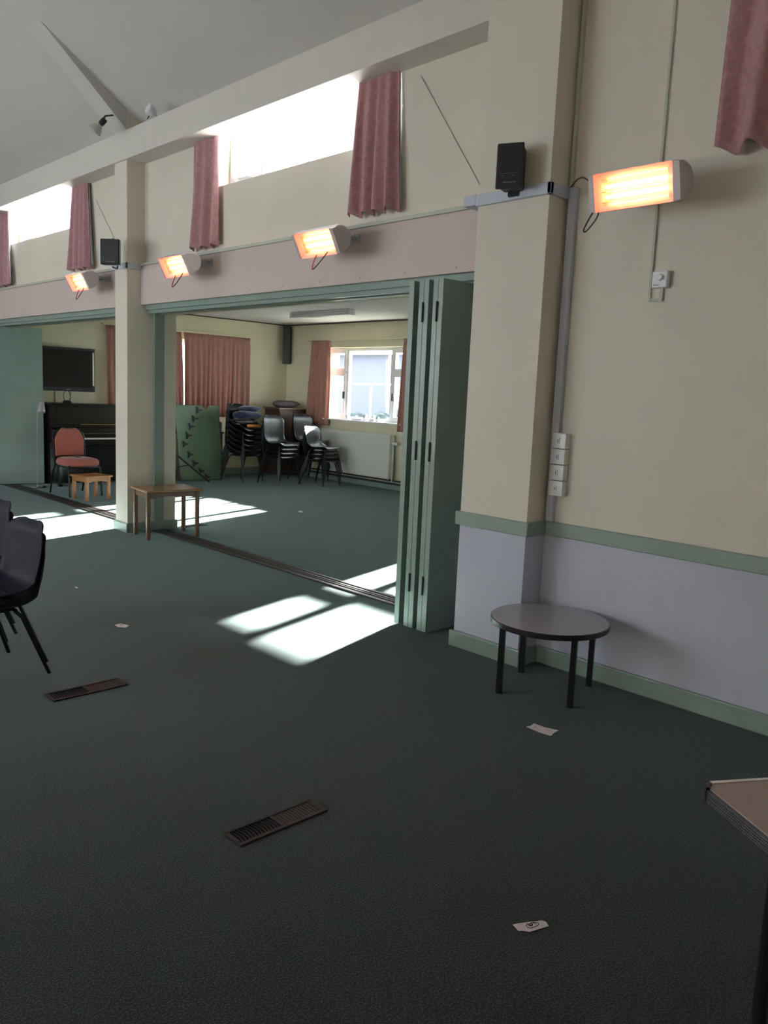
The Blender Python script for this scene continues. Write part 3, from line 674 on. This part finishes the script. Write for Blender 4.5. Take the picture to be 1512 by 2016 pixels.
paper(P([(428, 1081), (438, 1080), (439, 1085), (429, 1086)]), 'small white label lying on the floor track of the near opening')
paper(P([(586, 1006), (594, 1006), (597, 1009), (589, 1009)]), 'small white scrap on the side room carpet in front of the chair stacks')

# tables -------------------------------------------------------------------------
t = thing('round_table', (3.494, 2.35, 0), math.radians(0), 'low round grey-topped table with square black legs by the pier', 'table')
Rr = .305; HT = .385
tp = MB().lathe([(Rr-.003, HT-.030), (Rr, HT-.026), (Rr, HT-.004), (Rr-.003, HT-.001)], edgeblack, 72).build('edge_band', t)
MB().lathe([(Rr-.004, HT-.004), (Rr-.004, HT)], lamgrey, 72).build('tabletop', t)
ft = [(-.24, .114), (.115, .238), (-.112, -.232), (.236, -.12)]
for x, y in ft:
    a = math.atan2(y, x)
    MB().box(-.014, .014, -.014, .014, 0, HT-.022, tubem).build('leg', t, loc=(x, y, 0), rot=(0, 0, math.atan2(.124, .365)), bevel=.002)
b = MB()
for i, j in ((0, 1), (1, 3), (3, 2), (2, 0)):
    b.tube([(ft[i][0], ft[i][1], HT-.035), (ft[j][0], ft[j][1], HT-.035)], .012, tubem, 4)
b.build('under_frame', t)

def wood_table(name, cx, cy, rz, tw, td, h, lx, ly, leg, label, ms, cat='table'):
    t = thing(name, (cx, cy, 0), rz, label, cat)
    MB().box(-tw/2, tw/2, -td/2, td/2, h-.022, h, ms[1]).build('tabletop', t, bevel=.006)
    for sx in (-1, 1):
        for sy in (-1, 1):
            MB().box(-leg/2, leg/2, -leg/2, leg/2, 0, h-.022, ms[0]).build('leg', t, loc=(sx*lx, sy*ly, 0), bevel=.004)
    for sy in (-1, 1):
        n = 12; pts = [(-lx+leg/2+(2*lx-leg)*k/n, h-.085+.018*math.sin(PI*k/n)) for k in range(n+1)]
        poly = pts+[(lx-leg/2, h-.022), (-lx+leg/2, h-.022)]
        MB().prism(poly, -.008, .008, ms[0], Matrix.Translation((0, sy*ly, 0)) @ Matrix.Rotation(PI/2, 4, 'X')).build('apron', t)
    for sx in (-1, 1): MB().box(sx*lx-.008, sx*lx+.008, -ly+leg/2, ly-leg/2, h-.08, h-.022, ms[0]).build('apron', t)
    return t
wood_table('coffee_table', 4.022, 7.321, math.radians(-7), .575, .46, .487, .253, .172, .036, 'brown wooden side table standing against the column', (oak, oaktop))
wood_table('wooden_stool', 4.487, 10.11, math.radians(8), .385, .38, .315, .155, .145, .038, 'small orange-brown wooden stool in front of the red chair', (pine, pine), 'stool')

# foreground table at the right edge
ang = math.atan2(-.53, .85)
t = thing('folding_table', (1.622, .676, 0), ang, 'grey laminate table corner at the bottom right edge', 'table')
# local x runs along far edge (a), local -y along near edge (b)
zt = .72
MB().prism([(.018, 0), (1.5, 0), (1.5, -.75), (0, -.75), (0, -.018)], zt-.004, zt, lamwarm).build('tabletop', t)
b = MB(); b.prism([(.014, .004), (1.504, .004), (1.504, -.754), (-.004, -.754), (-.004, -.014)], zt-.032, zt-.004, edgegrey); b.build('core', t)
b = MB(); b.box(.016, 1.504, .0, .008, zt-.030, zt+.002, pvc); b.build('edge_trim', t)
b = MB()
for k in range(5): b.box(-.0065, -.004, -.754, -.016, zt-.030+k*.0055, zt-.0275+k*.0055, edgegrey)
b.build('ribbed_edge', t)
b = MB(); b.prism([(-.008, -.016), (.002, .002), (.016, .009), (.016, .0), (.008, -.006), (0, -.018)], zt-.033, zt+.001, edgeblack); b.build('corner_cap', t)
for (x, y) in ((.02, -.21), (.02, -.62), (1.42, -.21), (1.42, -.62)):
    MB().tube([(x, y, zt-.032), (x, y, 0)], .014, tubem, 12).build('leg', t)
MB().tube([(.02, -.21, .10), (.02, -.62, .10)], .01, tubem, 8).tube([(.02, -.21, zt-.045), (1.42, -.21, zt-.045)], .01, tubem, 8).build('stretcher', t)

# stacking chairs -------------------------------------------------------------------
def make_chair(name, label, sm, sh=.42, bh=.74, w=.44, group=None, arms=False, dep=.42, steep=False, rf=.265):
    """faces -y; origin on the floor under the seat centre"""
    t = thing(name, (0, 0, 0), 0, label, 'chair', group)
    prof = [(-dep/2-.015, sh-.030), (-dep/2, sh-.006), (-dep/2+.04, sh+.004), (-.06, sh-.012), (.06, sh-.022), (dep/2-.09, sh-.018), (dep/2-.025, sh+.012), (dep/2+.004, sh+.07), (dep/2+.014, sh+.15), (dep/2+.026, bh-.10), (dep/2+.042, bh-.045), (dep/2+.085, bh)]
    wid = [.43, .44, .44, .44, .43, .42, .41, .40, .42, .43, .42, .40]
    cur = [0, .004, .012, .02, .03, .045, .05, .045, .035, .03, .02, .01]
    if steep: prof = prof[:4]+[(.09, sh-.020), (dep/2-.04, sh-.018), (dep/2+.022, sh+.012), (dep/2+.040, sh+.07), (dep/2+.046, sh+.15), (dep/2+.052, bh-.10), (dep/2+.056, bh-.045), (dep/2+.085, bh)]
    if arms: wid = [.42, .46, .48, .50, .52, .54, .55, .55, .55, .54, .50, .44]; cur = [0, .01, .04, .10, .17, .2, .18, .15, .12, .10, .08, .06]
    n = len(prof); NU = 52; NV = 17; RT, RF = (.12, .07) if not arms else (.20, .08)
    def interp(arr, u):
        x = u*(n-1); i = min(int(x), n-2); f = x-i
        def g(k): return arr[max(0, min(n-1, k))]
        a, b_, c, d = g(i-1), g(i), g(i+1), g(i+2)
        return .5*((2*b_)+(-a+c)*f+(2*a-5*b_+4*c-d)*f*f+(-a+3*b_-3*c+d)*f**3)
    py = [p[0] for p in prof]; pz = [p[1] for p in prof]
    dens = [(interp(py, q/200), interp(pz, q/200)) for q in range(201)]; arc = [0]
    for q in range(200): arc.append(arc[-1]+math.dist(dens[q], dens[q+1]))
    def fn(t_, v):
        sd_ = arc[-1]*(.5-.5*math.cos(PI*(t_*.996+.002)))*1.0
        q = 0
        while q < 199 and arc[q+1] < sd_: q += 1
        u = (q+(sd_-arc[q])/max(1e-6, arc[q+1]-arc[q]))/200
        dt, df = arc[-1]-sd_, sd_
        shrink = 0
        if dt < RT: shrink = RT-math.sqrt(max(0, RT*RT-(RT-dt)**2))
        elif df < RF: shrink = RF-math.sqrt(max(0, RF*RF-(RF-df)**2))
        s = (v-.5)*2; y = interp(py, u); z = interp(pz, u); W = interp(wid, u)*w/.44; c = interp(cur, u)
        e = 1e-3; ty = interp(py, min(1, u+e))-interp(py, max(0, u-e)); tz = interp(pz, min(1, u+e))-interp(pz, max(0, u-e)); l = math.hypot(ty, tz) or 1
        ny, nz = -tz/l, ty/l
        k = abs(s)**3
        # rounded top and front corners
        return ((W/2-shrink)*s, y+ny*c*k, z+nz*c*k)
    MB().grid(NU, NV, fn, sm).build('seat_shell', t, solid=.006, smooth=True)
    r = .0105; lx = .185*w/.44
    for sx in (-1, 1):
        MB().tube([(sx*(lx-.02), -.13, sh-.025), (sx*(lx+.0), -.155, sh-.06), (sx*(lx+.045), -.235, 0)], r, tubem, 8).build('leg', t)
        MB().tube([(sx*(lx-.02), .10, sh-.03), (sx*(lx+.0), .125, sh-.06), (sx*(lx+.045), rf, 0)], r, tubem, 8).build('leg', t)
    b = MB()
    for y in (-.13, .10): b.tube([(-lx+.02, y, sh-.025), (lx-.02, y, sh-.025)], r, tubem, 8)
    for sx in (-1, 1): b.tube([(sx*.11, -.14, sh-.03), (sx*.11, .12, sh-.033)], .009, tubem, 6)
    b.build('under_frame', t)
    return t
def stack(proto, n, x, y, rz, pitch, labels, shift=.012, group=None):
    out = []
    for k in range(n):
        o = proto if (k == 0 and not proto.get('used')) else copy_tree(proto)
        proto['used'] = 1
        o.location = (x + shift*k*math.sin(rz), y - shift*k*math.cos(rz), pitch*k); o.rotation_euler = (0, 0, rz)
        o['label'] = labels[k]; 
        if group: o['group'] = group
        out.append(o)
    return out
W4 = ['lowest', 'second from the bottom', 'third from the bottom', 'fourth from the bottom', 'fifth from the bottom', 'sixth from the bottom']
def labs(n, desc, top):
    return [top if k == n-1 else '%s, %s' % (desc, W4[k]) for k in range(n)]
cB = make_chair('stacking_chair', 'x', shellm, .455, .885, .46)
cC = make_chair('stacking_chair', 'x', shellm, .415, .735, .44)
cF = make_chair('stacking_chair', 'x', navym, .37, .705, .43, steep=True, rf=.24)
cA = make_chair('tub_chair', 'x', shellm, .45, .80, .46, arms=True, dep=.44)
stack(cB, 4, 7.88, 10.66, math.radians(6), .066, labs(4, 'charcoal plastic chair in the middle stack', 'tall-backed charcoal chair with sunlit seat, topmost of the middle stack'), group='middle stack of charcoal chairs')
stack(cB, 4, 8.62, 10.84, math.radians(4), .072, labs(4, 'charcoal chair in the rear stack by the curtain', 'tall-backed charcoal chair topmost of the rear stack by the curtain'), group='rear stack of charcoal chairs')
stack(cC, 4, 8.40, 10.26, math.radians(15), .066, labs(4, 'charcoal chair in the stack beside the radiator', 'low-backed charcoal chair topmost of the stack beside the radiator'), group='stack of charcoal chairs by the radiator')
stack(cA, 6, 7.50, 11.16, math.radians(12), .082, labs(6, 'dark tub chair in the tallest stack', 'dark tub chair heaped with navy cushions, topmost of the tall stack'), group='tall stack of dark tub chairs', shift=.005)
stack(cF, 2, 1.315, 4.275, math.radians(-84), .065, ['lower dark navy plastic chair of the pair at the left edge', 'upper dark navy plastic chair of the nearer pair at the left edge'], group='nearer pair of navy chairs')
stack(cF, 2, 1.43, 5.06, math.radians(-86), .065, ['lower navy chair of the pair behind the nearest one at the left edge', 'upper navy chair of the rear pair at the left edge'], group='rear pair of navy chairs', shift=.012)
for o in bpy.data.objects:
    if 'used' in o: del o['used']
# cushions on the tub chairs
def blob(name, loc, sx, sy, sz, m, label, cat, seed=1, rz=0, bumpy=.12):
    r = random.Random(seed); ph = [r.uniform(0, 6.3) for _ in range(6)]
    def f(u, v):
        a = 2*PI*v; th = PI*(u*.998+.001); R = math.sin(th)**.6; z = math.cos(th)
        k = 1+bumpy*math.sin(3*a+ph[0])*math.sin(th)+bumpy*.6*math.sin(5*a+ph[1]+2*z)*math.sin(th)
        return (sx*R*k*math.cos(a), sy*R*k*math.sin(a), sz*(z*(1+bumpy*math.sin(2*a+ph[2]+3*R)*R))+sz)
    return tag(MB().grid(15, 29, f, m).build(name, loc=loc, rot=(0, 0, rz), smooth=True), label, cat)
blob('cushion', (7.50, 11.13, .93), .20, .19, .035, darkfab, 'dark patterned cushion under the navy cushions on the tub chairs', 'cushion', 3)
tag(MB().box(-.15, .15, -.02, .02, 0, .05, orangef).build('orange_packet', loc=(7.56, 10.95, .885), rot=(0, 0, .2), bevel=.015), 'orange packet at the front of the cushions on the tub chairs', 'packet')
blob('cushion', (7.52, 11.12, 1.00), .22, .20, .07, navyfab, 'large navy cushion heaped on the tall tub chair stack', 'cushion', 5)
blob('cushion', (7.60, 11.17, 1.12), .20, .17, .05, navyfab, 'topmost navy cushion on the tall tub chair stack', 'cushion', 6, .4)
# cabinet behind the stacks
t = thing('wooden_cabinet', (8.68, 11.62, -0.0), 0, 'brown wooden cabinet with pale top behind the chair stacks', 'cabinet')
MB().box(-.28, .30, -.20, .22, .05, 1.17, brownwood).build('body', t)
MB().box(-.31, .33, -.24, .25, 1.17, 1.195, oak).build('top', t, bevel=.004)
MB().box(-.27, .0, -.212, -.2, .08, 1.14, brownwood).build('door', t, bevel=.004); MB().box(.01, .29, -.212, -.2, .08, 1.14, brownwood).build('door', t, bevel=.004)
blob('bag', (8.66, 11.62, 1.195), .25, .17, .062, darkfab, 'dark patterned soft bag on top of the brown cabinet', 'bag', 9)
# low table with dark clutter behind the board
t = thing('dark_table', (7.02, 11.80, 0), 0, 'dark table with cluttered boxes behind the green board', 'table')
MB().box(-.72, .40, -.20, .20, .74, .77, brownwood).build('tabletop', t)
for x in (-.68, .36):
    for y in (-.16, .16): MB().box(x-.02, x+.02, y-.02, y+.02, 0, .74, brownwood).build('leg', t)
tag(MB().box(7.18, 7.40, 11.64, 11.92, .771, .93, boxm).build('cardboard_box', bevel=.004), 'pale cardboard box on the dark table beside the chair stacks', 'box')
tag(MB().box(6.36, 6.62, 11.64, 11.92, .771, .90, blackm).build('black_box', bevel=.004), 'black box on the dark table left of the green board', 'box')
tag(MB().box(6.75, 7.36, 11.66, 11.94, .001, .45, boxm).build('cardboard_box', bevel=.004), 'dark cardboard box on the floor under the dark table', 'box')
# green board -------------------------------------------------------------------
t = thing('green_board', (6.46, 11.36, 0), math.radians(4), 'leaning green painted board with a curved row of dark brackets', 'board')
Mb = Matrix.Rotation(math.radians(-9), 4, 'X')      # leans back
def bpnt(u, v, d=0.0):      # u along board, v up, d out of the board
    cur = .03*math.sin(PI*v/1.2)
    return Mb @ Vector((u, -d-cur*0.5, v))
def board_fn(u, v):
    x0 = .02*math.sin(PI*v)-.0 + .07*max(0, .35-v)**1.2*2; x1 = .86+.06*max(0, .3-v)-.01*math.sin(PI*v)
    x = x0+(x1-x0)*u; z = 1.215*v - .0 + (.02 if False else 0)
    if v > .92:
        c = abs(u-.70)
        if c < .085: z -= .075*(1-c/.085)*min(1, (v-.92)/.06)
    if v < .05: z += .03*abs(2*u-1.0)**2
    return bpnt(x, z)
MB().grid(40, 48, board_fn, boardm).build('panel', t, solid=.012, smooth=True)
bx, by = (340, 780); sc = 140/1512
brk = [(640, 280), (535, 466), (440, 632), (370, 826), (285, 1002), (365, 1228), (460, 1415), (580, 1588), (705, 1722)]
U0, V0 = 115, 1790   # zoomed pixel of the lower left
for (a, c) in brk:
    u = (a-U0)*.86/950+.0; v = (V0-c)*1.21/1610
    shp = [(-.055, .055), (-.02, .018), (.05, .008), (.05, -.008), (-.02, -.018), (-.055, -.055), (-.045, 0)]
    b = MB(); n = len(shp)
    vs = [bpnt(u+p[0], v+p[1], .012) for p in shp]+[bpnt(u+p[0]*.9, v+p[1]*.9, .035) for p in shp]
    b.add(vs, [tuple(range(n)), tuple(reversed(range(n, 2*n)))]+[(i, (i+1) % n, n+(i+1) % n, n+i) for i in range(n)], blackm)
    b.build('bracket', t)
b = MB()
for (a, c) in ((850, 725), (950, 1012), (848, 1085), (855, 1172), (718, 1005), (620, 740), (445, 1002), (535, 1002)):
    u = (a-U0)*.86/950; v = (V0-c)*1.21/1610; q = bpnt(u, v, .0075); b.tube([q, q+Vector((0, -.003, 0))], .006, blackm, 6)
b.build('screw_holes', t)
t = thing('dark_pole', (6.40, 11.17, 0), 0, 'dark pole leaning across the lower left of the green board', 'pole')
MB().tube([(-.06, .02, .43), (.45, -.05, .02)], .016, blackm, 10).build('shaft', t)
MB().tube([(-.06, .02, .26), (.09, .01, .28)], .009, blackm, 8).build('side_arm', t)

# red chair -------------------------------------------------------------------
t = thing('banquet_chair', (4.51, 10.60, 0), math.radians(2), 'rust red upholstered chair with black frame in front of the piano', 'chair')
def bk(u, v):
    s = (u-.5)*2
    top = .875+.012*math.cos(PI*s)*(-1 if abs(s) < .35 else 0)-.13*max(0, abs(s)-.45)**1.6*3
    z = .50+(top-.50)*v; W = .20*(1-.03*(1-v))
    return (W*s, .215+.10*(z-.5)*.6+.0*s*s, z)
MB().grid(25, 16, bk, redfab).build('backrest', t, solid=.045, sub=1, smooth=True)
def st(u, v):
    a = 2*PI*v; X = .225; Y = .245; c, s_ = math.cos(a), math.sin(a)
    k = (abs(c)**5+abs(s_)**5)**(-1/5); th = PI*u; R = math.sin(th*.999+.0005)**.22; z = math.cos(th)
    return (X*k*c*R, -.02+Y*k*s_*R, .438+.058*z+.008*(1-R))
MB().grid(13, 41, st, redfab).build('seat', t, smooth=True)
fr = tubem
for sx in (-1, 1):
    MB().tube([(sx*.205, -.20, .40), (sx*.215, -.225, .37), (sx*.22, -.25, 0)], .0125, fr, 8).build('leg', t)
    MB().tube([(sx*.205, .19, .40), (sx*.22, .22, .33), (sx*.225, .33, 0)], .0125, fr, 8).build('leg', t)
b = MB(); pts = [(-.215, .20, .38), (-.212, .22, .55), (-.21, .235, .70)]
for k in range(9):
    a = PI-PI*k/8; pts.append((.212*math.cos(a), .24+.01*math.sin(a), .74+.13*math.sin(a)**.8))
pts += [(.21, .235, .70), (.212, .22, .55), (.215, .20, .38)]
b.tube(pts, .011, fr, 8); b.build('back_frame', t)
b = MB(); b.box(-.215, .215, -.235, .20, .375, .392, fr); b.box(-.2, .2, .2, .225, .445, .50, fr); b.build('seat_frame', t)
MB().tube([(-.22, -.235, .15), (-.222, .28, .16)], .008, fr).tube([(.22, -.235, .15), (.222, .28, .16)], .008, fr).build('stretcher', t)

# piano ------------------------------------------------------------------------
t = thing('upright_piano', (4.62, 11.44, 0), 0, 'black upright piano against the end wall below the television', 'piano')
Lp = 1.44
MB().box(0, Lp, .34, .64, .03, 1.15, pianom).build('case', t, bevel=.004)
MB().box(-.03, Lp+.03, .29, .655, 1.15, 1.175, pianom).build('lid', t, bevel=.004)
for x in (0.0, Lp-.05):
    MB().box(x, x+.05, 0.0, .36, .60, .80, pianom).build('arm', t, bevel=.006)
    MB().box(x, x+.05, 0.02, .09, .0, .60, pianom).build('leg', t, bevel=.004)
MB().box(.05, Lp-.05, 0.0, .36, .60, .67, pianom).build('keybed', t, bevel=.003)
b = MB()
for k in range(52):
    x = .07+k*(Lp-.14)/52; b.box(x, x+(Lp-.14)/52-.0012, .02, .17, .67, .690, ivory)
b.build('white_keys', t)
b = MB()
for k in range(52):
    if k % 7 in (2, 6): continue
    x = .07+(k+1)*(Lp-.14)/52; b.box(x-.006, x+.006, .07, .17, .69, .702, blackm)
b.build('black_keys', t)
MB().box(.05, Lp-.05, .17, .20, .68, .82, pianom).build('fallboard', t, bevel=.003)
MB().box(.05, Lp-.05, .165, .17, .742, .746, brass).build('brass_strip', t)
MB().box(.10, Lp-.10, .325, .34, .86, 1.13, pianom).build('upper_panel', t, bevel=.006)
MB().box(.10, Lp-.10, .325, .34, .10, .55, pianom).build('lower_panel', t, bevel=.006)
MB().box(.42, 1.05, .26, .30, .868, .876, brass).build('music_ledge', t)
MB().tube([(.70, .30, .05), (.70, .22, .04)], .012, brass).tube([(.78, .30, .05), (.78, .22, .04)], .012, brass).build('pedals', t)
# television
t = thing('television', (4.595, 12.0, 1.345), 0, 'wall-mounted black flat television above the piano', 'television')
MB().box(0, .80, 0, .05, 0, .635, blackm).build('frame', t, bevel=.006)
MB().box(.03, .755, -.003, .0, .06, .60, screenm).build('screen', t)
MB().box(.76, .785, -.006, 0, .09, .58, chrome).build('side_trim', t); MB().box(.36, .42, -.004, 0, .02, .032, greymark).build('badge', t)
MB().box(.25, .55, .05, .1, .15, .45, blackm).build('wall_mount', t)
t = thing('indoor_antenna', (4.93, 11.92, 1.175), 0, 'black loop aerial standing on the piano', 'aerial')
MB().lathe([(.055, 0), (.07, .008), (.05, .03), (.02, .04)], blackm, 24).build('base', t)
MB().tube([(-.045+.0, 0, .03)]+[(.052*math.cos(a), 0, .10+.08*math.sin(a)) for a in [PI*1.25-k*(PI*1.5)/14 for k in range(15)]]+[(.045, 0, .03)], .005, blackm, 6).build('loop', t)
tag(MB().tube([(4.82, 12.09, 1.36), (4.82, 12.09, 1.18)], .005, blackm, 6).build('cable'), 'black cable hanging from the television left of the aerial', 'cable')
tag(MB().tube([(5.06, 12.09, 1.36), (5.05, 12.09, 1.18)], .0025, blackm, 6).build('cable'), 'thin cable hanging from the television right of the aerial', 'cable')
# floor lamp
t = thing('floor_lamp', (4.33, 11.52, 0), 0, 'slim silver reading lamp in front of the open green door leaf', 'floor lamp')
MB().lathe([(.115, 0), (.12, .008), (.11, .018), (.02, .026)], chrome, 32).build('base', t, smooth=False)
MB().tube([(0, 0, .02), (.01, 0, .8), (.025, 0, 1.19)], .0055, lampm, 8).build('pole', t)
MB().lathe([(.062, 0), (.056, .03), (.032, .15), (.018, .17)], lampm, 24, Matrix.Translation((.06, -.02, 1.04)) @ Matrix.Rotation(.1, 4, 'Y')).build('lamp_shade', t, smooth=True)
MB().tube([(.025, 0, 1.19), (.05, -.01, 1.24), (.075, -.02, 1.21)], .005, lampm, 6).build('neck', t)
